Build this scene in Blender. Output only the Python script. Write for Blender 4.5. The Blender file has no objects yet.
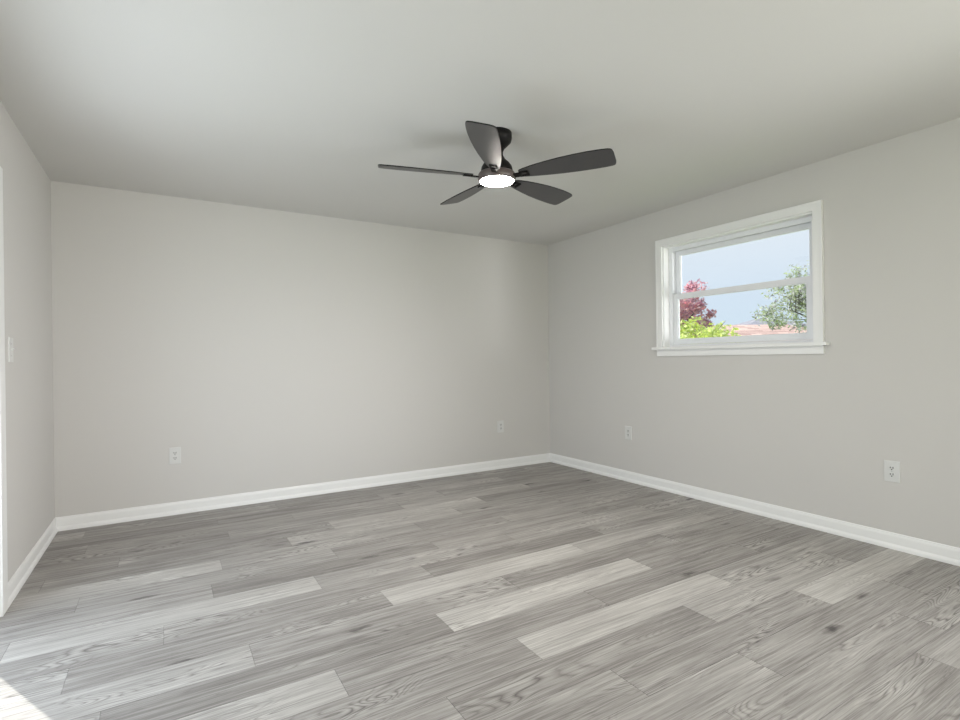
import bpy, bmesh, math, random
from mathutils import Vector, Matrix
from math import sin, cos, pi, radians

S = bpy.context.scene
COL = S.collection

# ------------------------------------------------------------------ camera
F_PX = 521.35
YAW, PITCH, ROLL, CAM_H = 0.542234, -0.000164, -0.012227, 1.15634
fw = Vector((sin(YAW)*cos(PITCH), cos(YAW)*cos(PITCH), sin(PITCH)))
rt = Vector((cos(YAW), -sin(YAW), 0.0))
up = rt.cross(fw)
r2 = rt*cos(ROLL) + up*sin(ROLL)
u2 = -rt*sin(ROLL) + up*cos(ROLL)
cam_data = bpy.data.cameras.new('camera')
cam_data.sensor_width = 36.0
cam_data.lens = F_PX/960*36.0
cam_data.clip_start = 0.05
cam_data.clip_end = 400
cam = bpy.data.objects.new('camera', cam_data)
COL.objects.link(cam)
M = Matrix((r2, u2, -fw)).transposed().to_4x4()
M.translation = Vector((0, 0, CAM_H))
cam.matrix_world = M
S.camera = cam

# ------------------------------------------------------------------ room size
XL, XR, YB, YF, H = -0.6735, 3.7074, 4.6397, -1.60, 2.44
WT = 0.16                                     # wall thickness

# ------------------------------------------------------------------ light and exposure
S.view_settings.view_transform = 'Standard'
S.view_settings.look = 'None'
S.view_settings.gamma = 1.0
S.view_settings.use_curve_mapping = False
S.view_settings.exposure = 0.17

world = bpy.data.worlds.new('world'); S.world = world
world.use_nodes = True
wn, wl = world.node_tree.nodes, world.node_tree.links
wn.clear()
geo = wn.new('ShaderNodeTexCoord')
sep = wn.new('ShaderNodeSeparateXYZ')
wl.new(geo.outputs['Generated'], sep.inputs[0])
rmp = wn.new('ShaderNodeValToRGB')
e = rmp.color_ramp.elements
e[0].position = 0.0; e[0].color = (0.66, 0.80, 0.93, 1)
e[1].position = 0.45; e[1].color = (0.62, 0.74, 0.95, 1)
x_ = rmp.color_ramp.elements.new(0.10); x_.color = (0.70, 0.81, 0.95, 1)
x_ = rmp.color_ramp.elements.new(0.22); x_.color = (0.82, 0.88, 0.97, 1)
wl.new(sep.outputs['Z'], rmp.inputs[0])
bg = wn.new('ShaderNodeBackground'); bg.inputs['Strength'].default_value = 0.93
out = wn.new('ShaderNodeOutputWorld')
wl.new(rmp.outputs[0], bg.inputs[0]); wl.new(bg.outputs[0], out.inputs[0])

def light(name, kind, loc, direction, energy, color, **kw):
    d = bpy.data.lights.new(name, kind); d.energy = energy; d.color = color
    for k, v in kw.items(): setattr(d, k, v)
    o = bpy.data.objects.new(name, d); COL.objects.link(o)
    o.location = loc
    o.rotation_euler = Vector(direction).to_track_quat('-Z', 'Y').to_euler()
    return o

SUN_EL = radians(50)
light('sun', 'SUN', (-6, 12, 14), (0.46*cos(SUN_EL), -0.89*cos(SUN_EL), -sin(SUN_EL)), 6.5,
      (1.0, 0.95, 0.88), angle=radians(0.6))
# daylight entering by the sliding glass door on the left and fill lamps at two added, unseen windows behind the camera
light('daylight_door', 'AREA', (XL-WT-0.10, 2.31, 1.03), (1, 0.12, 0.0), 35, (0.82, 0.90, 1.0),
      shape='RECTANGLE', size=1.7, size_y=1.9)
light('fill_light_rear', 'AREA', (1.7, YF-WT-0.10, 1.35), (-0.12, 1, -0.05), 50, (1.0, 0.94, 0.80),
      shape='RECTANGLE', size=2.7, size_y=1.5)
light('fill_light_side', 'AREA', (XR+WT+0.95, -1.55, 1.10), (-0.66, 0.75, 0.06), 235, (0.98, 0.955, 1.0),
      shape='RECTANGLE', size=1.7, size_y=1.4)

# ------------------------------------------------------------------ materials
def new_mat(name):
    m = bpy.data.materials.new(name); m.use_nodes = True
    nt = m.node_tree
    b = nt.nodes['Principled BSDF']
    return m, nt, b

def simple(name, col, rough=0.5, metal=0.0, bump=0.0, scale=200.0, spec=0.5, var=0.0):
    m, nt, b = new_mat(name)
    b.inputs['Base Color'].default_value = (*col, 1)
    b.inputs['Roughness'].default_value = rough
    b.inputs['Metallic'].default_value = metal
    b.inputs['Specular IOR Level'].default_value = spec
    tc = nt.nodes.new('ShaderNodeTexCoord')
    nz = nt.nodes.new('ShaderNodeTexNoise'); nz.inputs['Scale'].default_value = scale
    nz.inputs['Detail'].default_value = 3
    nt.links.new(tc.outputs['Object'], nz.inputs['Vector'])
    if bump:
        bp = nt.nodes.new('ShaderNodeBump'); bp.inputs['Strength'].default_value = bump
        bp.inputs['Distance'].default_value = 0.002
        nt.links.new(nz.outputs['Fac'], bp.inputs['Height'])
        nt.links.new(bp.outputs[0], b.inputs['Normal'])
    if var:
        mx = nt.nodes.new('ShaderNodeMix'); mx.data_type = 'RGBA'
        mx.inputs['A'].default_value = (*[c*(1-var) for c in col], 1)
        mx.inputs['B'].default_value = (*[min(1, c*(1+var)) for c in col], 1)
        nt.links.new(nz.outputs['Fac'], mx.inputs['Factor'])
        nt.links.new(mx.outputs['Result'], b.inputs['Base Color'])
    return m

MAT = {}
MAT['wall'] = simple('wall_paint', (0.66, 0.643, 0.622), 0.75, bump=0.10, scale=260, spec=0.25, var=0.012)
MAT['ceiling'] = simple('ceiling_paint', (0.70, 0.692, 0.67), 0.9, bump=0.12, scale=180, spec=0.1, var=0.015)
MAT['trim'] = simple('white_trim_paint', (0.90, 0.90, 0.895), 0.38, spec=0.4, bump=0.02)
MAT['vinyl'] = simple('white_vinyl', (0.86, 0.87, 0.90), 0.35, spec=0.5)
MAT['plastic'] = simple('white_plastic', (0.72, 0.72, 0.71), 0.35)
MAT['slot'] = simple('dark_slot', (0.03, 0.03, 0.03), 0.7)
MAT['screw'] = simple('screw_metal', (0.55, 0.55, 0.54), 0.35, metal=0.9)
MAT['black'] = simple('matt_black_metal', (0.008, 0.007, 0.007), 0.5, spec=0.2)
MAT['housing'] = simple('bronze_black_housing', (0.11, 0.085, 0.08), 0.35, metal=0.2, spec=0.6)
MAT['blade'] = simple('charcoal_blade', (0.065, 0.063, 0.064), 0.36, spec=0.5, var=0.08, scale=40)
MAT['blade_edge'] = simple('black_blade_edge', (0.006, 0.006, 0.006), 0.5)
MAT['concrete'] = simple('patio_concrete', (0.36, 0.35, 0.33), 0.9, bump=0.3, scale=60, var=0.1)
MAT['siding'] = simple('pale_siding', (0.55, 0.53, 0.50), 0.8, var=0.05, scale=5)
MAT['pole'] = simple('weathered_pole', (0.10, 0.09, 0.085), 0.9, var=0.2, scale=20)
MAT['wire'] = simple('black_wire', (0.02, 0.02, 0.02), 0.7)
MAT['bark'] = simple('grey_bark', (0.13, 0.115, 0.11), 0.95, bump=0.6, scale=30, var=0.3)
MAT['white_gutter'] = simple('white_gutter', (0.75, 0.75, 0.76), 0.5)

# glass: transparent with a mirror-like fresnel reflection
m, nt, b = new_mat('window_glass'); nt.nodes.remove(b)
tr = nt.nodes.new('ShaderNodeBsdfTransparent'); tr.inputs[0].default_value = (0.97, 0.985, 0.98, 1)
gl = nt.nodes.new('ShaderNodeBsdfGlossy'); gl.inputs['Roughness'].default_value = 0.02
lw = nt.nodes.new('ShaderNodeLayerWeight'); lw.inputs['Blend'].default_value = 0.5
p5 = nt.nodes.new('ShaderNodeMath'); p5.operation = 'POWER'; p5.inputs[1].default_value = 5.0
nt.links.new(lw.outputs['Facing'], p5.inputs[0])
fr = nt.nodes.new('ShaderNodeMath'); fr.operation = 'MULTIPLY_ADD'; fr.inputs[1].default_value = 0.96; fr.inputs[2].default_value = 0.04
nt.links.new(p5.outputs[0], fr.inputs[0])
ms = nt.nodes.new('ShaderNodeMixShader')
nt.links.new(fr.outputs[0], ms.inputs[0]); nt.links.new(tr.outputs[0], ms.inputs[1]); nt.links.new(gl.outputs[0], ms.inputs[2])
nt.links.new(ms.outputs[0], nt.nodes['Material Output'].inputs[0])
MAT['glass'] = m

# lamp diffuser
m, nt, b = new_mat('lamp_diffuser')
b.inputs['Base Color'].default_value = (0.9, 0.88, 0.85, 1)
b.inputs['Emission Color'].default_value = (1.0, 0.93, 0.85, 1)
b.inputs['Emission Strength'].default_value = 190.0
MAT['lens'] = m

# shingles
def shingle(name, c1, c2):
    m, nt, b = new_mat(name)
    tc = nt.nodes.new('ShaderNodeUVMap')
    br = nt.nodes.new('ShaderNodeTexBrick')
    br.inputs['Scale'].default_value = 1.0
    br.inputs['Brick Width'].default_value = 0.9; br.inputs['Row Height'].default_value = 0.3
    br.inputs['Mortar Size'].default_value = 0.012
    br.inputs['Color1'].default_value = (*c1, 1); br.inputs['Color2'].default_value = (*c2, 1)
    br.inputs['Mortar'].default_value = (*[c*0.45 for c in c1], 1)
    nt.links.new(tc.outputs[0], br.inputs['Vector'])
    nt.links.new(br.outputs['Color'], b.inputs['Base Color'])
    b.inputs['Roughness'].default_value = 0.95
    return m
MAT['shingle_pink'] = shingle('brown_pink_shingles', (0.66, 0.47, 0.41), (0.38, 0.25, 0.22))
MAT['shingle_grey'] = shingle('grey_shingles', (0.30, 0.30, 0.34), (0.22, 0.22, 0.26))

def leaves(name, cols):
    m, nt, b = new_mat(name)
    g = nt.nodes.new('ShaderNodeNewGeometry')
    r = nt.nodes.new('ShaderNodeValToRGB')
    els = r.color_ramp.elements
    n = len(cols)
    els[0].position = 0; els[0].color = (*cols[0], 1)
    els[1].position = 1; els[1].color = (*cols[-1], 1)
    for i in range(1, n-1):
        x = els.new(i/(n-1)); x.color = (*cols[i], 1)
    nt.links.new(g.outputs['Random Per Island'], r.inputs[0])
    nt.links.new(r.outputs[0], b.inputs['Base Color'])
    b.inputs['Roughness'].default_value = 0.55
    b.inputs['Specular IOR Level'].default_value = 0.3
    tl = nt.nodes.new('ShaderNodeBsdfTranslucent'); nt.links.new(r.outputs[0], tl.inputs[0])
    mx = nt.nodes.new('ShaderNodeMixShader'); mx.inputs[0].default_value = 0.45
    nt.links.new(b.outputs[0], mx.inputs[1]); nt.links.new(tl.outputs[0], mx.inputs[2])
    nt.links.new(mx.outputs[0], nt.nodes['Material Output'].inputs[0])
    return m
MAT['leaf_red'] = leaves('crimson_leaves', [(0.90, 0.38, 0.42), (0.62, 0.32, 0.45), (0.95, 0.60, 0.60), (0.45, 0.25, 0.38), (0.92, 0.72, 0.75)])
MAT['leaf_lime'] = leaves('lime_leaves', [(0.62, 0.72, 0.12), (0.85, 0.92, 0.35), (0.36, 0.46, 0.08), (0.95, 0.97, 0.55)])
MAT['leaf_pale'] = leaves('grey_green_leaves', [(0.26, 0.32, 0.16), (0.56, 0.65, 0.36), (0.92, 0.90, 0.95), (0.36, 0.38, 0.34), (0.60, 0.70, 0.42), (0.22, 0.20, 0.25), (0.75, 0.72, 0.80)])

# grass
m, nt, b = new_mat('lawn_grass')
tc = nt.nodes.new('ShaderNodeTexCoord'); nz = nt.nodes.new('ShaderNodeTexNoise')
nz.inputs['Scale'].default_value = 3.0; nz.inputs['Detail'].default_value = 10
r = nt.nodes.new('ShaderNodeValToRGB'); r.color_ramp.elements[0].color = (0.09, 0.15, 0.03, 1); r.color_ramp.elements[1].color = (0.28, 0.36, 0.12, 1)
nt.links.new(tc.outputs['Object'], nz.inputs['Vector']); nt.links.new(nz.outputs['Fac'], r.inputs[0]); nt.links.new(r.outputs[0], b.inputs['Base Color'])
b.inputs['Roughness'].default_value = 0.95
MAT['grass'] = m

# floor planks: tone and seed come per plank, grain is procedural
m, nt, b = new_mat('grey_oak_planks')
N, L = nt.nodes.new, nt.links.new
def math_(op, a, c=None, clamp=False):
    n = N('ShaderNodeMath'); n.operation = op; n.use_clamp = clamp
    for i, v in enumerate((a, c)):
        if v is None: continue
        if isinstance(v, (int, float)): n.inputs[i].default_value = v
        else: L(v, n.inputs[i])
    return n.outputs[0]
def maprange(v, a, c, d, e_):
    n = N('ShaderNodeMapRange'); n.inputs[1].default_value = a; n.inputs[2].default_value = c
    n.inputs[3].default_value = d; n.inputs[4].default_value = e_; L(v, n.inputs[0]); return n.outputs[0]
tc = N('ShaderNodeTexCoord')
at = N('ShaderNodeAttribute'); at.attribute_name = 'seed'
tn = N('ShaderNodeAttribute'); tn.attribute_name = 'tone'
gv = N('ShaderNodeAttribute'); gv.attribute_name = 'groove'
va = N('ShaderNodeVectorMath'); va.operation = 'ADD'
L(tc.outputs['Object'], va.inputs[0]); L(at.outputs['Vector'], va.inputs[1])
def mapping(sx, sy, sz=1.0):
    mp = N('ShaderNodeMapping'); mp.inputs['Scale'].default_value = (sx, sy, sz)
    L(va.outputs[0], mp.inputs['Vector']); return mp.outputs[0]
def noise(vec, scale, detail=4, dist=0.0, rough=0.6):
    n = N('ShaderNodeTexNoise'); n.inputs['Scale'].default_value = scale; n.inputs['Detail'].default_value = detail
    n.inputs['Distortion'].default_value = dist; n.inputs['Roughness'].default_value = rough
    L(vec, n.inputs['Vector']); return n.outputs['Fac']
fine = noise(mapping(3.2, 150.0), 1.0, 5, 0.3, 0.7)          # fine pores along the plank
streak = noise(mapping(0.9, 34.0), 1.0, 5, 1.0, 0.65)             # broad streaks
cloud = noise(mapping(1.4, 8.0), 1.0, 4, 0.6)               # soft patches
# cathedral grain: rings of a strongly stretched distance field
warp = noise(mapping(0.5, 4.0), 1.0, 3, 0.35, 0.55)
rings = math_('SINE', math_('MULTIPLY', warp, 170.0))
rings = math_('POWER', math_('ABSOLUTE', rings), 0.6)
ringmask = maprange(noise(mapping(1.1, 3.0), 1.3, 2), 0.50, 0.66, 0.0, 1.0)
# knots
kw = N('ShaderNodeTexVoronoi'); kw.feature = 'F1'; kw.inputs['Scale'].default_value = 1.0
kd = N('ShaderNodeMapping'); kd.inputs['Scale'].default_value = (2.0, 7.0, 1.0)
kn = N('ShaderNodeTexNoise'); kn.inputs['Scale'].default_value = 14; kn.inputs['Detail'].default_value = 4
L(va.outputs[0], kn.inputs['Vector'])
kx = N('ShaderNodeMix'); kx.data_type = 'VECTOR'; kx.inputs['Factor'].default_value = 0.05
L(va.outputs[0], kx.inputs['A']); L(kn.outputs['Color'], kx.inputs['B'])
L(kx.outputs['Result'], kd.inputs['Vector']); L(kd.outputs[0], kw.inputs['Vector'])
knot = maprange(kw.outputs['Distance'], 0.015, 0.16, 1.0, 0.0)
sepk = N('ShaderNodeSeparateColor'); L(kw.outputs['Color'], sepk.inputs[0])
knot = math_('MULTIPLY', knot, maprange(sepk.outputs[0], 0.50, 0.54, 0.0, 1.0))
knot = math_('MULTIPLY', knot, maprange(kn.outputs['Fac'], 0.38, 0.60, 0.55, 1.0))
vn = noise(mapping(1.0, 30.0), 1.0, 4, 1.2, 0.6)
vein = maprange(math_('ABSOLUTE', math_('SUBTRACT', vn, 0.5)), 0.0, 0.016, 1.0, 0.0)
vein = math_('MULTIPLY', vein, maprange(noise(mapping(2.2, 6.0), 1.7, 3), 0.48, 0.62, 0.0, 1.0))
# total value
v = math_('MULTIPLY', math_('SUBTRACT', fine, 0.5), 1.0)
v = math_('ADD', v, math_('MULTIPLY', math_('SUBTRACT', streak, 0.5), 0.62))
v = math_('ADD', v, math_('MULTIPLY', math_('SUBTRACT', cloud, 0.5), 0.42))
rg = math_('MULTIPLY', math_('MULTIPLY', math_('SUBTRACT', rings, 0.62), 0.62), ringmask)
v = math_('ADD', v, rg)
v = math_('ADD', v, tn.outputs['Fac'])
v = math_('SUBTRACT', v, math_('MULTIPLY', vein, 0.22))
v = math_('SUBTRACT', v, math_('MULTIPLY', knot, 0.7))
v = math_('SUBTRACT', v, math_('MULTIPLY', gv.outputs['Fac'], 0.22), True)
cr = N('ShaderNodeValToRGB')
ce = cr.color_ramp.elements
ce[0].position = 0.0; ce[0].color = (0.075, 0.068, 0.066, 1)
ce[1].position = 1.0; ce[1].color = (0.66, 0.64, 0.605, 1)
q = ce.new(0.35); q.color = (0.237, 0.220, 0.207, 1)
q = ce.new(0.60); q.color = (0.388, 0.368, 0.350, 1)
L(v, cr.inputs[0]); L(cr.outputs[0], b.inputs['Base Color'])
rr = maprange(fine, 0.3, 0.7, 0.52, 0.38); L(rr, b.inputs['Roughness'])
b.inputs['Specular IOR Level'].default_value = 0.4
bp = N('ShaderNodeBump'); bp.inputs['Strength'].default_value = 0.35; bp.inputs['Distance'].default_value = 0.0015
hh = math_('ADD', math_('MULTIPLY', fine, 0.6), math_('MULTIPLY', rg, 1.5))
L(hh, bp.inputs['Height']); L(bp.outputs[0], b.inputs['Normal'])
MAT['floor'] = m

# ------------------------------------------------------------------ mesh helpers
def prim_box(bm, x0, x1, y0, y1, z0, z1, mi=0):
    vs = [bm.verts.new(p) for p in ((x0,y0,z0),(x1,y0,z0),(x1,y1,z0),(x0,y1,z0),(x0,y0,z1),(x1,y0,z1),(x1,y1,z1),(x0,y1,z1))]
    fs = []
    for f in ((0,3,2,1),(4,5,6,7),(0,1,5,4),(1,2,6,5),(2,3,7,6),(3,0,4,7)):
        fc = bm.faces.new([vs[i] for i in f]); fc.material_index = mi; fs.append(fc)
    return fs

def box_bm(*boxes, bevel=0.0, seg=2):
    bm = bmesh.new()
    for bx in boxes: prim_box(bm, *bx)
    if bevel:
        bmesh.ops.bevel(bm, geom=list(bm.edges), offset=bevel, segments=seg, affect='EDGES', profile=0.5)
    return bm

def lathe(bm, prof, seg=48, cx=0.0, cy=0.0, cap0=True, cap1=True, mi=0):
    rings_ = []
    for r_, z in prof:
        rings_.append([bm.verts.new((cx+r_*cos(2*pi*i/seg), cy+r_*sin(2*pi*i/seg), z)) for i in range(seg)])
    for a, c in zip(rings_, rings_[1:]):
        for i in range(seg):
            f = bm.faces.new((a[i], a[(i+1) % seg], c[(i+1) % seg], c[i])); f.smooth = True; f.material_index = mi
    if cap0: bm.faces.new(rings_[0][::-1])
    if cap1: bm.faces.new(rings_[-1])

def tube(bm, pts, rads, seg=8):
    prev = None
    pts = [Vector(p) for p in pts]
    for i, p in enumerate(pts):
        d = (pts[min(i+1, len(pts)-1)] - pts[max(i-1, 0)]).normalized()
        a = d.cross(Vector((0, 0, 1)))
        if a.length < 0.05: a = d.cross(Vector((1, 0, 0)))
        a.normalize(); c = d.cross(a)
        ring = [bm.verts.new(p + (a*cos(2*pi*k/seg) + c*sin(2*pi*k/seg))*rads[i]) for k in range(seg)]
        if prev:
            for k in range(seg):
                f = bm.faces.new((prev[k], prev[(k+1) % seg], ring[(k+1) % seg], ring[k])); f.smooth = True
        else: bm.faces.new(ring[::-1])
        prev = ring
    bm.faces.new(prev)

def extrude_profile(bm, prof, origin, ax_len, ax_out, length):
    """prof = (out, z) points in metres; runs from origin along ax_len."""
    o = Vector(origin); l = Vector(ax_len); n = Vector(ax_out)
    A = [bm.verts.new(o + n*p[0] + Vector((0, 0, p[1]))) for p in prof]
    B_ = [bm.verts.new(o + l*length + n*p[0] + Vector((0, 0, p[1]))) for p in prof]
    k = len(prof)
    for i in range(k):
        bm.faces.new((A[i], A[(i+1) % k], B_[(i+1) % k], B_[i]))
    bm.faces.new(A[::-1]); bm.faces.new(B_)

def obj(name, bm, mats, parent=None, kind=None, recalc=True):
    if recalc: bmesh.ops.recalc_face_normals(bm, faces=list(bm.faces))
    me = bpy.data.meshes.new(name); bm.to_mesh(me); bm.free()
    for mm in (mats if isinstance(mats, (list, tuple)) else [mats]): me.materials.append(MAT[mm])
    o = bpy.data.objects.new(name, me); COL.objects.link(o)
    if parent: o.parent = parent
    if kind: o['kind'] = kind
    return o

def tag(o, label, cat, group=None):
    o['label'] = label; o['category'] = cat
    if group: o['group'] = group
    return o

def thing(name, label, cat, loc=(0, 0, 0), rotz=0.0, group=None):
    o = bpy.data.objects.new(name, None); o.empty_display_size = 0.1
    COL.objects.link(o); o.location = loc; o.rotation_euler = (0, 0, rotz)
    return tag(o, label, cat, group)

def struct_root(name, loc=(0, 0, 0)):
    o = bpy.data.objects.new(name, None); COL.objects.link(o); o.location = loc; o['kind'] = 'structure'
    return o

# ------------------------------------------------------------------ floor of planks
PW, PL, Y0 = 0.183, 1.238, 1.052
ROWS = {   # row: (a joint x, [tones of the planks whose left joints are joint-PL*k ...])
    -2: (2.48, {-1: .46, 0: .55}), -1: (1.55, {0: .50, -1: .58}),
    0: (1.90, {-1: .53, 0: .47, 1: .45, -2: .50}), 1: (2.64, {-2: .46, -1: .40, 0: .80, -3: .5}),
    2: (2.05, {-2: .52, -1: .40, 0: .56, 1: .47}), 3: (1.23, {-1: .46, 0: .73, 1: .52, 2: .5, -2: .5}),
    4: (0.53, {-1: .62, 0: .44, 1: .40, 2: .36, -2: .5}), 5: (1.04, {-1: .36, 0: .74, 1: .44, 2: .52, -2: .5}),
    6: (0.28, {-1: .56, 0: .46, 1: .36, 2: .45}), 7: (0.91, {-1: .43, 0: .73, 1: .64, 2: .5, -2: .5}),
    8: (-0.02, {-1: .47, 0: .44, 1: .37, 2: .46}), 9: (0.67, {-1: .74, 0: .50, 1: .52, 2: .44, -2: .50}),
    10: (0.19, {-1: .56, 0: .38, 1: .46, 2: .42}), 11: (0.86, {-1: .54, 0: .48, 1: .50, -2: .5}),
    12: (0.26, {-1: .64, 0: .46, 1: .42, 2: .47}), 13: (0.67, {-1: .38, 0: .60, 1: .42, 2: .4, -2: .4}),
    14: (0.99, {-1: .37, 0: .64, 1: .30, 2: .4, -2: .4}), 15: (0.35, {-1: .36, 0: .44, 1: .56, 2: .42}),
    16: (0.80, {-1: .46, 0: .50, 1: .38, 2: .42, -2: .3}), 17: (0.31, {-1: .30, 0: .40, 1: .48, 2: .4}),
    18: (0.75, {-1: .42, 0: .36, 1: .40, 2: .4}), 19: (0.2, {-1: .30, 0: .36, 1: .36, 2: .38}),
}
rnd = random.Random(11)
bm = bmesh.new()
lt = bm.faces.layers.float.new('tone'); lg = bm.faces.layers.float.new('groove')
ls = bm.faces.layers.float_vector.new('seed')
def quad(pts, tone, seed, g):
    f = bm.faces.new([bm.verts.new(p) for p in pts]); f[lt] = tone; f[ls] = seed; f[lg] = g
for row in range(-15, 21):
    ya, yb = Y0+row*PW, Y0+(row+1)*PW
    ya, yb = max(ya, YF), min(yb, YB)
    if yb <= ya+0.004: continue
    j0, tones = ROWS.get(row, (rnd.uniform(0, PL), {}))
    for k in range(-5, 6):
        xa, xb = max(j0+k*PL, XL), min(j0+(k+1)*PL, XR)
        if xb <= xa+0.004: continue
        tone = tones.get(k, rnd.uniform(0.38, 0.62)); tone = 0.50+(tone-0.47)*0.78 + (0.04 if row >= 12 else 0)
        seed = Vector((rnd.uniform(0, 40), rnd.uniform(0, 40), rnd.uniform(0, 40)))
        c, dz = 0.0012, 0.0008
        quad([(xa+c, ya+c, 0), (xb-c, ya+c, 0), (xb-c, yb-c, 0), (xa+c, yb-c, 0)], tone, seed, 0)
        for P in ([(xa, ya, -dz), (xb, ya, -dz), (xb-c, ya+c, 0), (xa+c, ya+c, 0)],
                  [(xb, yb, -dz), (xa, yb, -dz), (xa+c, yb-c, 0), (xb-c, yb-c, 0)],
                  [(xa, yb, -dz), (xa, ya, -dz), (xa+c, ya+c, 0), (xa+c, yb-c, 0)],
                  [(xb, ya, -dz), (xb, yb, -dz), (xb-c, yb-c, 0), (xb-c, ya+c, 0)]):
            quad(P, tone, seed, 1)
# slab under the planks
for f in prim_box(bm, XL-WT, XR+WT, YF-WT, YB+WT, -0.14, -0.0015):
    f[lt] = 0.3; f[ls] = (0, 0, 0); f[lg] = 1
obj('floor', bm, 'floor', kind='structure', recalc=False)

# ------------------------------------------------------------------ walls and ceiling
obj('ceiling', box_bm((XL-WT, XR+WT, YF-WT, YB+WT, H, H+0.16)), 'ceiling', kind='structure')
obj('wall_back', box_bm((XL-WT, XR+WT, YB, YB+WT, 0, H)), 'wall', kind='structure')
def wall_holed_x(name, x0, x1, ya, yb, hy0, hy1, hz0, hz1):
    bxs = [(x0, x1, ya, hy0, 0, H), (x0, x1, hy1, yb, 0, H), (x0, x1, hy0, hy1, hz1, H)]
    if hz0 > 0: bxs.append((x0, x1, hy0, hy1, 0, hz0))
    return obj(name, box_bm(*bxs), 'wall', kind='structure')
WY0, WY1, WZ0, WZ1 = 1.823, 3.058, 1.247, 2.120        # window opening
DY0, DY1, DZ1 = 1.40, 3.203, 2.005                      # glass door opening
SY0, SY1 = -1.25, 0.35; SZ0, SZ1 = 0.45, 1.75                                  # opening of the added side window, behind the camera
zz = WZ0-0.022
obj('wall_right', box_bm((XR, XR+WT, YF, SY0, 0, H), (XR, XR+WT, SY0, SY1, 0, SZ0), (XR, XR+WT, SY0, SY1, SZ1, H), (XR, XR+WT, SY1, WY0, 0, H),
                         (XR, XR+WT, WY0, WY1, 0, zz), (XR, XR+WT, WY0, WY1, WZ1, H), (XR, XR+WT, WY1, YB, 0, H)), 'wall', kind='structure')
wall_holed_x('wall_left', XL-WT, XL, YF, YB, DY0, DY1, 0, DZ1)
FX0, FX1, FZ0, FZ1 = 0.35, 3.05, 0.60, 2.10
obj('wall_front', box_bm((XL-WT, FX0, YF-WT, YF, 0, H), (FX1, XR+WT, YF-WT, YF, 0, H),
                         (FX0, FX1, YF-WT, YF, 0, FZ0), (FX0, FX1, YF-WT, YF, FZ1, H)), 'wall', kind='structure')

# ------------------------------------------------------------------ baseboards
BP = [(0, 0), (.018, 0), (.018, .010), (.0165, .018), (.0125, .026), (.0095, .031), (.0095, .072), (.0085, .080), (.006, .087), (.0045, .094), (0, .096)]
def baseboard(name, *runs):
    bm = bmesh.new()
    for o, l, n, ln in runs: extrude_profile(bm, BP, o, l, n, ln)
    obj(name, bm, 'trim', kind='structure')
baseboard('baseboard_back', ((XL, YB, 0), (1, 0, 0), (0, -1, 0), XR-XL))
baseboard('baseboard_right', ((XR, YF, 0), (0, 1, 0), (-1, 0, 0), YB-YF))
baseboard('baseboard_left', ((XL, DY1+.088, 0), (0, 1, 0), (1, 0, 0), YB-DY1-.088),
          ((XL, YF, 0), (0, 1, 0), (1, 0, 0), DY0-.088-YF))
baseboard('baseboard_front', ((XL, YF, 0), (1, 0, 0), (0, 1, 0), XR-XL))

# ------------------------------------------------------------------ window_1: double-hung window in the right wall
w1 = struct_root('window_1', (XR, (WY0+WY1)/2, WZ0))
def wl_(name, bm, mat, parent=w1):      # world coordinates -> local to the window root
    bmesh.ops.translate(bm, verts=bm.verts, vec=-w1.location)
    return obj(name, bm, mat, parent)
cw, ct = 0.059, 0.018
# casing: two legs and a head, with a raised back band
wl_('window_casing', box_bm(
    (XR-ct, XR, WY0-cw, WY0, WZ0, WZ1+cw), (XR-ct, XR, WY1, WY1+cw, WZ0, WZ1+cw), (XR-ct, XR, WY0, WY1, WZ1, WZ1+cw),
    (XR-ct-.004, XR-ct, WY0-cw, WY0-cw+.010, WZ0, WZ1+cw), (XR-ct-.004, XR-ct, WY1+cw-.010, WY1+cw, WZ0, WZ1+cw),
    (XR-ct-.004, XR-ct, WY0-cw+.010, WY1+cw-.010, WZ1+cw-.010, WZ1+cw)), 'trim')
wl_('window_stool', box_bm((XR-.050, XR+.066, WY0, WY1, WZ0-.022, WZ0), (XR-.050, XR, WY0-cw-.030, WY0, WZ0-.022, WZ0),
                           (XR-.050, XR, WY1, WY1+cw+.030, WZ0-.022, WZ0)), 'trim')
wl_('window_apron', box_bm((XR-.016, XR, WY0-cw, WY1+cw, WZ0-.022-.055, WZ0-.022), (XR-.020, XR, WY0-cw, WY1+cw, WZ0-.030, WZ0-.022)), 'trim')
jd = 0.066
wl_('window_jamb', box_bm((XR, XR+jd, WY0, WY0+.012, WZ0, WZ1), (XR, XR+jd, WY1-.012, WY1, WZ0, WZ1),
                          (XR, XR+jd, WY0+.012, WY1-.012, WZ1-.012, WZ1)), 'trim')
# vinyl master frame with its tracks
fx0, fx1 = XR+jd, XR+WT+.01
iy0, iy1, iz0, iz1 = WY0+.004, WY1-.004, WZ0, WZ1-.004
ft = .034
wl_('window_frame', box_bm(
    (fx0, fx1, iy0, iy0+ft, iz0, iz1), (fx0, fx1, iy1-ft, iy1, iz0, iz1),
    (fx0, fx1, iy0+ft, iy1-ft, iz1-ft, iz1), (fx0, fx1, iy0+ft, iy1-ft, iz0-.02, iz0+.020),
    (fx0+.040, fx0+.046, iy0+ft, iy0+ft+.008, iz0+.020, iz1-ft), (fx0+.040, fx0+.046, iy1-ft-.008, iy1-ft, iz0+.020, iz1-ft),
    (fx0+.000, fx0+.008, iy1-ft-.010, iy1-ft, iz0+.020, iz1-ft), (fx0+.000, fx0+.008, iy0+ft, iy0+ft+.010, iz0+.020, iz1-ft),
    (fx0+.000, fx0+.008, iy0+ft+.01, iy1-ft-.01, iz1-ft-.010, iz1-ft)), 'vinyl')
sy0, sy1 = iy0+ft+.002, iy1-ft-.002
zm = 1.685                                           # meeting rail centre
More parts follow.
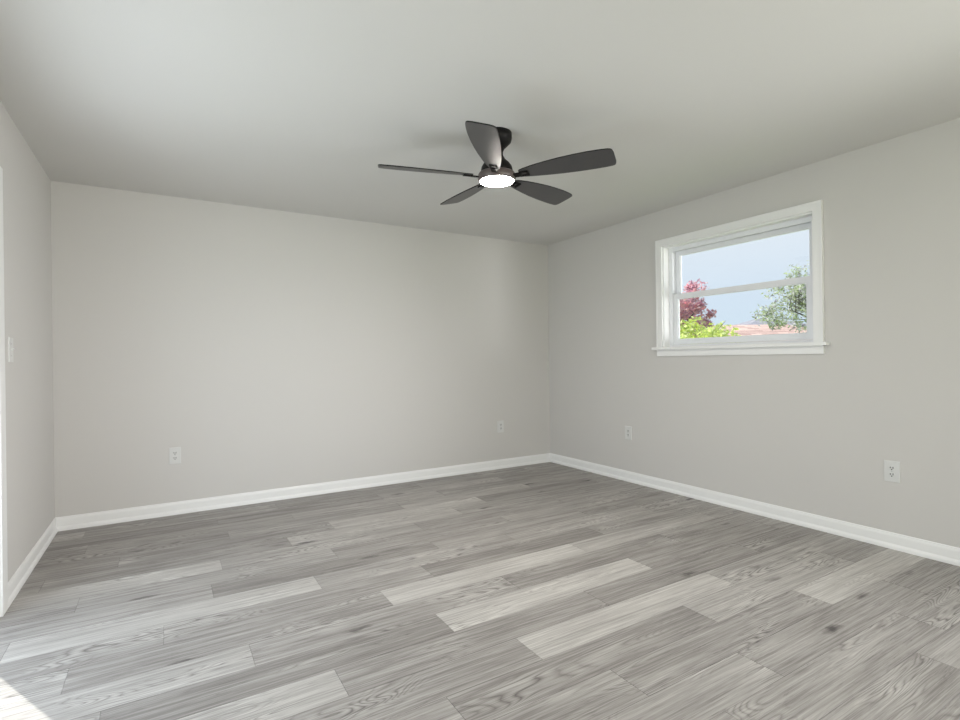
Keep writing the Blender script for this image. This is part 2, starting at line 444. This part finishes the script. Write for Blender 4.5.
def sash(name, x0, x1, z0, z1, st, rb, rtp, gname='glass'):
    s = wl_(name, box_bm((x0, x1, sy0, sy0+st, z0, z1), (x0, x1, sy1-st, sy1, z0, z1),
                         (x0, x1, sy0+st, sy1-st, z0, z0+rb), (x0, x1, sy0+st, sy1-st, z1-rtp, z1),
                         (x0+.006, x1-.006, sy0+st, sy0+st+.006, z0+rb, z1-rtp), (x0+.006, x1-.006, sy1-st-.006, sy1-st, z0+rb, z1-rtp),
                         (x0+.006, x1-.006, sy0+st+.006, sy1-st-.006, z0+rb, z0+rb+.006), (x0+.006, x1-.006, sy0+st+.006, sy1-st-.006, z1-rtp-.006, z1-rtp)), 'vinyl')
    xm = (x0+x1)/2
    obj(gname, (lambda bb: (bmesh.ops.translate(bb, verts=bb.verts, vec=-w1.location), bb)[1])(
        box_bm((xm-.002, xm+.002, sy0+st, sy1-st, z0+rb, z1-rtp))), 'glass', s)
    return s
low = sash('lower_sash', fx0+.010, fx0+.038, iz0+.022, zm+.020, .048, .042, .042)
upp = sash('upper_sash', fx0+.050, fx0+.078, zm-.020, iz1-ft-.002, .044, .036, .036)
# ------------------------------------------------------------------ door_1: sliding glass door in the left wall
d1 = struct_root('door_1', (XL, (DY0+DY1)/2, 0))
def dl(name, bm, mat, parent=d1):
    bmesh.ops.translate(bm, verts=bm.verts, vec=-d1.location)
    return obj(name, bm, mat, parent)
dc = .088
dl('door_casing', box_bm((XL, XL+.018, DY1, DY1+dc, 0, DZ1+dc), (XL, XL+.018, DY0-dc, DY0, 0, DZ1+dc), (XL, XL+.018, DY0, DY1, DZ1, DZ1+dc)), 'trim')
dl('door_frame', box_bm((XL-WT, XL, DY1-.035, DY1, 0, DZ1), (XL-WT, XL, DY0, DY0+.035, 0, DZ1), (XL-WT, XL, DY0+.035, DY1-.035, DZ1-.035, DZ1),
                        (XL-WT, XL, DY0+.035, DY1-.035, 0, .022)), 'vinyl')
ym = (DY0+DY1)/2
def panel(name, x0, y0, y1):
    z0, z1, s_ = .022, DZ1-.035, .055
    p = dl(name, box_bm((x0, x0+.035, y0, y0+s_, z0, z1), (x0, x0+.035, y1-s_, y1, z0, z1),
                        (x0, x0+.035, y0+s_, y1-s_, z0, z0+.08), (x0, x0+.035, y0+s_, y1-s_, z1-s_, z1)), 'vinyl')
    dl('glass', box_bm((x0+.015, x0+.019, y0+s_, y1-s_, z0+.08, z1-s_)), 'glass', p)
    return p
panel('fixed_panel', XL-WT+.02, ym-.03, DY1-.035)
sp = panel('sliding_panel', XL-WT+.08, DY0+.035, ym+.03)
dl('door_handle', box_bm((XL-WT+.115, XL-WT+.135, DY0+.055, DY0+.075, .92, 1.12), bevel=.003), 'trim', sp)

# ------------------------------------------------------------------ added_window_2: unseen wide window, added behind the camera to bring in fill light
w2 = struct_root('added_window_2', ((FX0+FX1)/2, YF, FZ0))
def w2l(name, bm, mat, parent=w2):
    bmesh.ops.translate(bm, verts=bm.verts, vec=-w2.location)
    return obj(name, bm, mat, parent)
w2l('window_casing', box_bm((FX0-cw, FX0, YF, YF+ct, FZ0-cw, FZ1+cw), (FX1, FX1+cw, YF, YF+ct, FZ0-cw, FZ1+cw),
                            (FX0, FX1, YF, YF+ct, FZ1, FZ1+cw), (FX0, FX1, YF, YF+ct, FZ0-cw, FZ0)), 'trim')
xm = (FX0+FX1)/2
fr2 = w2l('window_frame', box_bm((FX0, FX0+.05, YF-WT, YF, FZ0, FZ1), (FX1-.05, FX1, YF-WT, YF, FZ0, FZ1),
                                 (FX0+.05, FX1-.05, YF-WT, YF, FZ1-.05, FZ1), (FX0+.05, FX1-.05, YF-WT, YF, FZ0, FZ0+.05),
                                 (xm-.03, xm+.03, YF-WT+.02, YF-.02, FZ0+.05, FZ1-.05)), 'vinyl')
w2l('glass', box_bm((FX0+.05, xm-.03, YF-.10, YF-.096, FZ0+.05, FZ1-.05)), 'glass', fr2)
w2l('glass', box_bm((xm+.03, FX1-.05, YF-.10, YF-.096, FZ0+.05, FZ1-.05)), 'glass', fr2)

# ------------------------------------------------------------------ added_window_3: unseen side window, added behind the camera to light the left and back walls
w3 = struct_root('added_window_3', (XR, (SY0+SY1)/2, SZ0))
def w3l(name, bm, mat, parent=w3):
    bmesh.ops.translate(bm, verts=bm.verts, vec=-w3.location)
    return obj(name, bm, mat, parent)
w3l('window_casing', box_bm((XR-ct, XR, SY0-cw, SY0, SZ0-cw, SZ1+cw), (XR-ct, XR, SY1, SY1+cw, SZ0-cw, SZ1+cw),
                            (XR-ct, XR, SY0, SY1, SZ1, SZ1+cw), (XR-ct, XR, SY0, SY1, SZ0-cw, SZ0)), 'trim')
ym3 = (SY0+SY1)/2
fr3 = w3l('window_frame', box_bm((XR, XR+WT, SY0, SY0+.05, SZ0, SZ1), (XR, XR+WT, SY1-.05, SY1, SZ0, SZ1),
                                 (XR, XR+WT, SY0+.05, SY1-.05, SZ1-.05, SZ1), (XR, XR+WT, SY0+.05, SY1-.05, SZ0, SZ0+.05),
                                 (XR+.02, XR+WT-.02, SY0+.05, SY1-.05, 1.08, 1.13)), 'vinyl')
w3l('glass', box_bm((XR+.096, XR+.10, SY0+.05, SY1-.05, SZ0+.05, 1.08)), 'glass', fr3)
w3l('glass', box_bm((XR+.096, XR+.10, SY0+.05, SY1-.05, 1.13, SZ1-.05)), 'glass', fr3)

# ------------------------------------------------------------------ ceiling fan
FCX, FCY = 1.621, 2.481
ROOT = Vector((FCX, FCY, H))
fan = thing('ceiling_fan', 'black five-blade flush-mount ceiling fan with a lit round lamp', 'ceiling fan', ROOT)
bm = bmesh.new(); lathe(bm, [(.088, 0), (.088, -.030), (.084, -.048), (.066, -.066), (.046, -.085)], 48)
obj('canopy', bm, 'black', fan)
bm = bmesh.new(); lathe(bm, [(.046, -.085), (.037, -.105), (.037, -.125), (.050, -.150), (.074, -.172), (.086, -.190), (.090, -.212), (.088, -.222)], 48)
obj('motor_housing', bm, 'black', fan)
bm = bmesh.new(); lathe(bm, [(.084, -.222), (.100, -.226), (.107, -.236), (.108, -.256), (.104, -.270), (.097, -.272), (.097, -.262)], 56, cap1=False)
obj('lamp_ring', bm, 'housing', fan)
bm = bmesh.new(); lathe(bm, [(.0965, -.266), (.0955, -.2715), (.088, -.275), (.065, -.279), (.035, -.2815), (.004, -.282)], 48)
ld = obj('lamp_diffuser', bm, 'lens', fan); ld['label'] = 'glowing white round lamp cover'

RB, RTIP, TH = 0.140, 0.668, 0.0065
def blade_outline():
    # (r, half-width towards leading side, half-width towards trailing side)
    st = [(.140, .028, .028), (.17, .036, .040), (.22, .044, .053), (.30, .054, .068), (.38, .061, .079),
          (.46, .065, .086), (.54, .066, .089), (.60, .065, .087), (.640, .062, .083), (.652, .058, .079)]
    up_ = [(r_, a) for r_, a, c in st]; dn = [(r_, -c) for r_, a, c in st]
    up_ += [(.659, .048), (.663, .030)]; dn += [(.660, -.070), (.664, -.046)]
    return up_ + dn[::-1]
def blade_bm():
    bm = bmesh.new()
    P = blade_outline()
    top = [bm.verts.new((r_, t, TH/2)) for r_, t in P]
    bot = [bm.verts.new((r_, t, -TH/2)) for r_, t in P]
    bm.faces.new(top); bm.faces.new(bot[::-1])
    n = len(P)
    for i in range(n):
        f = bm.faces.new((top[i], bot[i], bot[(i+1) % n], top[(i+1) % n])); f.material_index = 1
    return bm
def arm_bm():
    bm = bmesh.new()
    for bx in ((.085, .150, -.016, .016, -.012, -.004), (.140, .190, -.022, -.012, -.010, -.0034), (.140, .190, .012, .022, -.010, -.0034),
               (.180, .192, -.022, .022, -.010, -.0034), (.140, .150, -.022, .022, -.010, -.0034)):
        prim_box(bm, *bx)
    return bm
PITCH_B = radians(-14)
BZ = -.246
PH0 = 159.6
for k in range(5):
    a = radians(PH0+72*k)
    sag = (.011+.018*cos(a-radians(125)))/.66      # the blades hang slightly out of level
    if k == 0:
        bo = obj('fan_blade', blade_bm(), ['blade', 'blade_edge'], fan)
        ao = obj('blade_arm', arm_bm(), 'black', bo)
        b0, a0 = bo, ao
    else:
        bo = b0.copy(); COL.objects.link(bo); ao = a0.copy(); COL.objects.link(ao)
        bo.parent = fan; ao.parent = bo
    bo.location = (0, 0, BZ)
    bo.rotation_euler = (Matrix.Rotation(a, 4, 'Z') @ Matrix.Rotation(-sag, 4, 'Y') @ Matrix.Rotation(PITCH_B, 4, 'X')).to_euler()

# ------------------------------------------------------------------ outlets and switch
def rounded_plate(w, h, t, r=.006):
    bm = box_bm((-w/2, w/2, 0, t, -h/2, h/2))
    es = [e_ for e_ in bm.edges if abs(e_.verts[0].co.y-t) < 1e-6 and abs(e_.verts[1].co.y-t) < 1e-6]
    bmesh.ops.bevel(bm, geom=es, offset=.0025, segments=3, affect='EDGES', profile=.5)
    return bm
def make_outlet(label, loc, rz, w=.079, h=.125):
    o = thing('wall_outlet', label, 'wall outlet', loc, rz, 'duplex outlets on the walls')
    obj('cover_plate', rounded_plate(w, h, .006), 'plastic', o)
    for s_ in (-1, 1):
        bm = bmesh.new()
        pts = []
        for i in range(28):
            t = 2*pi*i/28; x = .0172*cos(t); z = max(-.0135, min(.0135, .0172*sin(t)))
            pts.append((x, z))
        A_ = [bm.verts.new((x, .0055, z+s_*.0195)) for x, z in pts]; B_ = [bm.verts.new((x, .0085, z+s_*.0195)) for x, z in pts]
        for i in range(28): bm.faces.new((A_[i], A_[(i+1) % 28], B_[(i+1) % 28], B_[i]))
        bm.faces.new(A_[::-1]); bm.faces.new(B_)
        rc = obj('receptacle', bm, 'plastic', o)
        for dx, hh_ in ((-.0068, .0112), (.0068, .0096)):
            obj('slot', box_bm((dx-.0019, dx+.0019, .0084, .0090, s_*.0195+.0035-hh_/2, s_*.0195+.0035+hh_/2)), 'slot', rc)
        bm = bmesh.new(); vv = [(0.0034*cos(2*pi*i/14), .0034*sin(2*pi*i/14)) for i in range(14)]
        A_ = [bm.verts.new((x, .0084, z+s_*.0195-.0078)) for x, z in vv]; B_ = [bm.verts.new((x, .0090, z+s_*.0195-.0078)) for x, z in vv]
        for i in range(14): bm.faces.new((A_[i], A_[(i+1) % 14], B_[(i+1) % 14], B_[i]))
        bm.faces.new(A_[::-1]); bm.faces.new(B_)
        obj('ground_hole', bm, 'slot', rc)
    bm = bmesh.new(); tube(bm, [(0, .0055, 0), (0, .0072, 0)], [.0032, .003], 12)
    obj('screw', bm, 'screw', o)
    return o
def copy_tree(o, parent=None):
    c = o.copy(); COL.objects.link(c)
    if parent: c.parent = parent
    for ch in list(o.children): copy_tree(ch, c)
    return c
# local +y points out of the wall
o1 = make_outlet('white duplex outlet on back wall, toward the left corner', (0.052, YB, .451), pi)
spots = [((3.039, YB, .446), pi, 'white duplex outlet on back wall, just left of the room corner'),
         ((XR, 3.472, .455), pi/2, 'white duplex outlet on right wall, near corner and left of the window'),
         ((XR, 1.400, .461), pi/2, 'white duplex outlet on right wall, right of and below the window')]
for loc, rz, lb in spots:
    c = copy_tree(o1); c.location = loc; c.rotation_euler = (0, 0, rz); c['label'] = lb
sw = thing('light_switch', 'white toggle light switch on left wall beside the white door casing', 'light switch', (XL, 3.478, 1.236), -pi/2)
obj('cover_plate', rounded_plate(.079, .125, .006), 'plastic', sw)
bm = box_bm((-.0048, .0048, .005, .007, -.012, .012))
tg = box_bm((-.0040, .0040, .006, .017, -.004, .006), bevel=.001)
bmesh.ops.rotate(tg, verts=tg.verts, cent=(0, .006, 0), matrix=Matrix.Rotation(radians(22), 3, 'X'))
obj('switch_bezel', bm, 'plastic', sw); obj('toggle', tg, 'plastic', sw)
for s_ in (-1, 1):
    bm = bmesh.new(); tube(bm, [(0, .0055, s_*.030), (0, .0072, s_*.030)], [.0032, .003], 12)
    obj('screw', bm, 'screw', sw)

# ------------------------------------------------------------------ outside: ground, trees, houses
GZ = -0.55
bm = bmesh.new(); prim_box(bm, XR+WT+.02, 130, -60, 110, GZ-.1, GZ); obj('ground', bm, 'grass', kind='structure')
bm = bmesh.new(); prim_box(bm, -40, XL-WT-2.6, -60, 110, -.3, -.15); prim_box(bm, XL-WT-2.6, XR+WT+.02, YB+WT, 110, -.3, -.15)
prim_box(bm, XL-WT-2.6, XR+WT+.02, -60, YF-WT, -.3, -.15)
obj('ground', bm, 'grass', kind='structure')
obj('patio', box_bm((XL-WT-2.6, XL-WT, YF-WT, YB+WT, -.25, -.10)), 'concrete', kind='structure')

def foliage(bm, rn, clumps, per, size):
    for (cx, cy, cz, cr) in clumps:
        for _ in range(per):
            d = Vector((rn.gauss(0, 1), rn.gauss(0, 1), rn.gauss(0, 1)))
            d.normalize(); rad = cr*(rn.random()**0.45)
            p = Vector((cx, cy, cz)) + d*rad
            s_ = size*rn.uniform(.6, 1.3)
            a = Vector((rn.gauss(0, 1), rn.gauss(0, 1), rn.gauss(0, .7))).normalized()
            c = a.cross(Vector((rn.gauss(0, 1), rn.gauss(0, 1), rn.gauss(0, 1)))).normalized()
            n_ = a.cross(c)
            v_ = [bm.verts.new(q) for q in (p-a*s_, p+c*s_*.42+n_*s_*.12, p+a*s_, p-c*s_*.42+n_*s_*.12)]
            bm.faces.new((v_[0], v_[1], v_[2])); bm.faces.new((v_[0], v_[2], v_[3]))

def tree(name, label, cat, base, crown, rxyz, nclump, cr, per, size, mat, seed, trunk_r, branches, lean=(0, 0)):
    rn = random.Random(seed)
    t = thing(name, label, cat, base)
    B = Vector(base); C_ = Vector(crown)-B
    cl = []
    for _ in range(nclump):
        d = Vector((rn.gauss(0, 1), rn.gauss(0, 1), rn.gauss(0, 1))).normalized()*(rn.random()**.4)
        cl.append((C_.x+d.x*rxyz[0], C_.y+d.y*rxyz[1], C_.z+d.z*rxyz[2], cr*rn.uniform(.6, 1.2)))
    bm = bmesh.new(); foliage(bm, rn, cl, per, size)
    obj('foliage', bm, mat, t, recalc=False)
    bm = bmesh.new()
    fork = Vector((C_.x*.25+lean[0], C_.y*.25+lean[1], max(.5, C_.z-rxyz[2]*.75)))
    tube(bm, [(0, 0, 0), fork*.5+Vector((.03, -.03, 0)), fork], [trunk_r, trunk_r*.8, trunk_r*.65], 10)
    for i in range(branches):
        e_ = Vector(cl[i % len(cl)][:3])
        mid = fork.lerp(e_, .5) + Vector((rn.uniform(-.1, .1), rn.uniform(-.1, .1), rn.uniform(-.05, .2)))
        tube(bm, [fork-Vector((0, 0, .05)), fork.lerp(mid, .5), mid, e_], [trunk_r*.5, trunk_r*.4, trunk_r*.28, trunk_r*.08], 7)
        for _ in range(3):
            s0 = mid.lerp(e_, rn.uniform(0, .7)); e2 = s0+Vector((rn.uniform(-.5, .5), rn.uniform(-.5, .5), rn.uniform(.05, .5)))
            tube(bm, [s0, s0.lerp(e2, .5)+Vector((0, 0, .05)), e2], [trunk_r*.2, trunk_r*.13, trunk_r*.05], 5)
    obj('trunk', bm, 'bark', t)
    return t

tree('leafy_shrub', 'lime green rounded shrub low in the left of the window', 'shrub', (8.4, 6.15, GZ), (8.5, 6.1, 1.12), (.80, .80, .66),
     90, .22, 110, .055, 'leaf_lime', 3, .06, 10)
tree('red_leaf_tree', 'crimson-leaved tree rising behind the lime green shrub', 'tree', (14.7, 11.6, GZ), (14.7, 11.55, 2.62), (1.25, 1.1, 1.1),
     75, .24, 90, .075, 'leaf_red', 5, .09, 12)
tree('sparse_tree', 'airy grey-green tree with bare twigs in the right of the window', 'tree', (13.4, 5.9, GZ), (12.6, 6.38, 2.42), (1.02, 1.02, .80),
     95, .20, 66, .042, 'leaf_pale', 8, .06, 22, lean=(-.2, .1))

def hip_house(name, label, ridge_mid, yaw, ridge_half, half_w, hip, ridge_z, eave_z, roof_mat, windows):
    h = thing(name, label, 'house', (ridge_mid[0], ridge_mid[1], GZ), yaw)
    rz, ez = ridge_z-GZ, eave_z-GZ
    L_, W_ = ridge_half+hip, half_w
    bm = bmesh.new(); uvl = bm.loops.layers.uv.new('UVMap')
    R0, R1 = Vector((-ridge_half, 0, rz)), Vector((ridge_half, 0, rz))
    c_ = [Vector((-L_, -W_, ez)), Vector((L_, -W_, ez)), Vector((L_, W_, ez)), Vector((-L_, W_, ez))]
    for pts in ((c_[0], c_[1], R1, R0), (c_[2], c_[3], R0, R1), (c_[1], c_[2], R1), (c_[3], c_[0], R0)):
        f = bm.faces.new([bm.verts.new(p) for p in pts])
        e0 = (pts[1]-pts[0]).normalized(); nn = e0.cross(pts[2]-pts[0]).normalized(); f0 = nn.cross(e0)
        for lp, p in zip(f.loops, pts): lp[uvl].uv = ((p-pts[0]).dot(e0), (p-pts[0]).dot(f0))
    fs = prim_box(bm, -L_, L_, -W_, W_, ez-.06, ez-.001)
    obj('roof', bm, roof_mat, h)
    obj('gutter', box_bm((-L_-.08, L_+.08, -W_-.10, -W_, ez-.12, ez)), 'white_gutter', h)
    wi = .45
    obj('house_wall', box_bm((-L_+wi, L_-wi, -W_+wi, W_-wi, 0, ez-.06)), 'siding', h)
    for x in windows:
        wv = obj('window', box_bm((x-.5, x+.5, -W_+wi-.05, -W_+wi, 1.0, 2.0)), 'white_gutter', h)
        obj('pane', box_bm((x-.42, x+.42, -W_+wi-.06, -W_+wi-.05, 1.08, 1.92)), 'slot', wv)
    return h
dY = math.atan2(-.516, .857)
d_ = Vector((.857, -.516))
mid = Vector((39.92, 26.98)) + d_*(1.1)
hip_house('house', 'neighbouring house with brownish pink shingle roof beyond the trees', (mid.x, mid.y), dY, 4.4, 4.2, 4.0, 3.83, 2.2, 'shingle_pink', (-3, 0, 3))
c2 = Vector((57.0, 33.5))
hip_house('house', 'distant grey-roofed house just above the pink shingle roof', (c2.x, c2.y), dY, .3, 3.8, 3.6, 5.45, 4.3, 'shingle_grey', (-2, 2))

pole = thing('utility_pole', 'thin dark utility pole standing behind the pink roof', 'utility pole', (66.5, 40.0, GZ))
bm = bmesh.new(); tube(bm, [(0, 0, 0), (0, 0, 7.2)], [.13, .10], 10); obj('post', bm, 'pole', pole)
obj('insulator', box_bm((-.05, .05, -.05, .05, 7.2, 7.32)), 'wire', pole)
bm = bmesh.new()
A_, B_ = Vector((66.60, 39.93, GZ+7.28)), Vector((75.0, 34.5, 6.2))
tube(bm, [A_.lerp(B_, i/10)-Vector((0, 0, .5*4*(i/10)*(1-i/10))) for i in range(11)], [.05]*11, 5)
for v_ in bm.verts: v_.co -= A_
wr = obj('power_line', bm, 'wire'); wr.location = A_
tag(wr, 'thin sagging wire running right from the utility pole', 'power line')
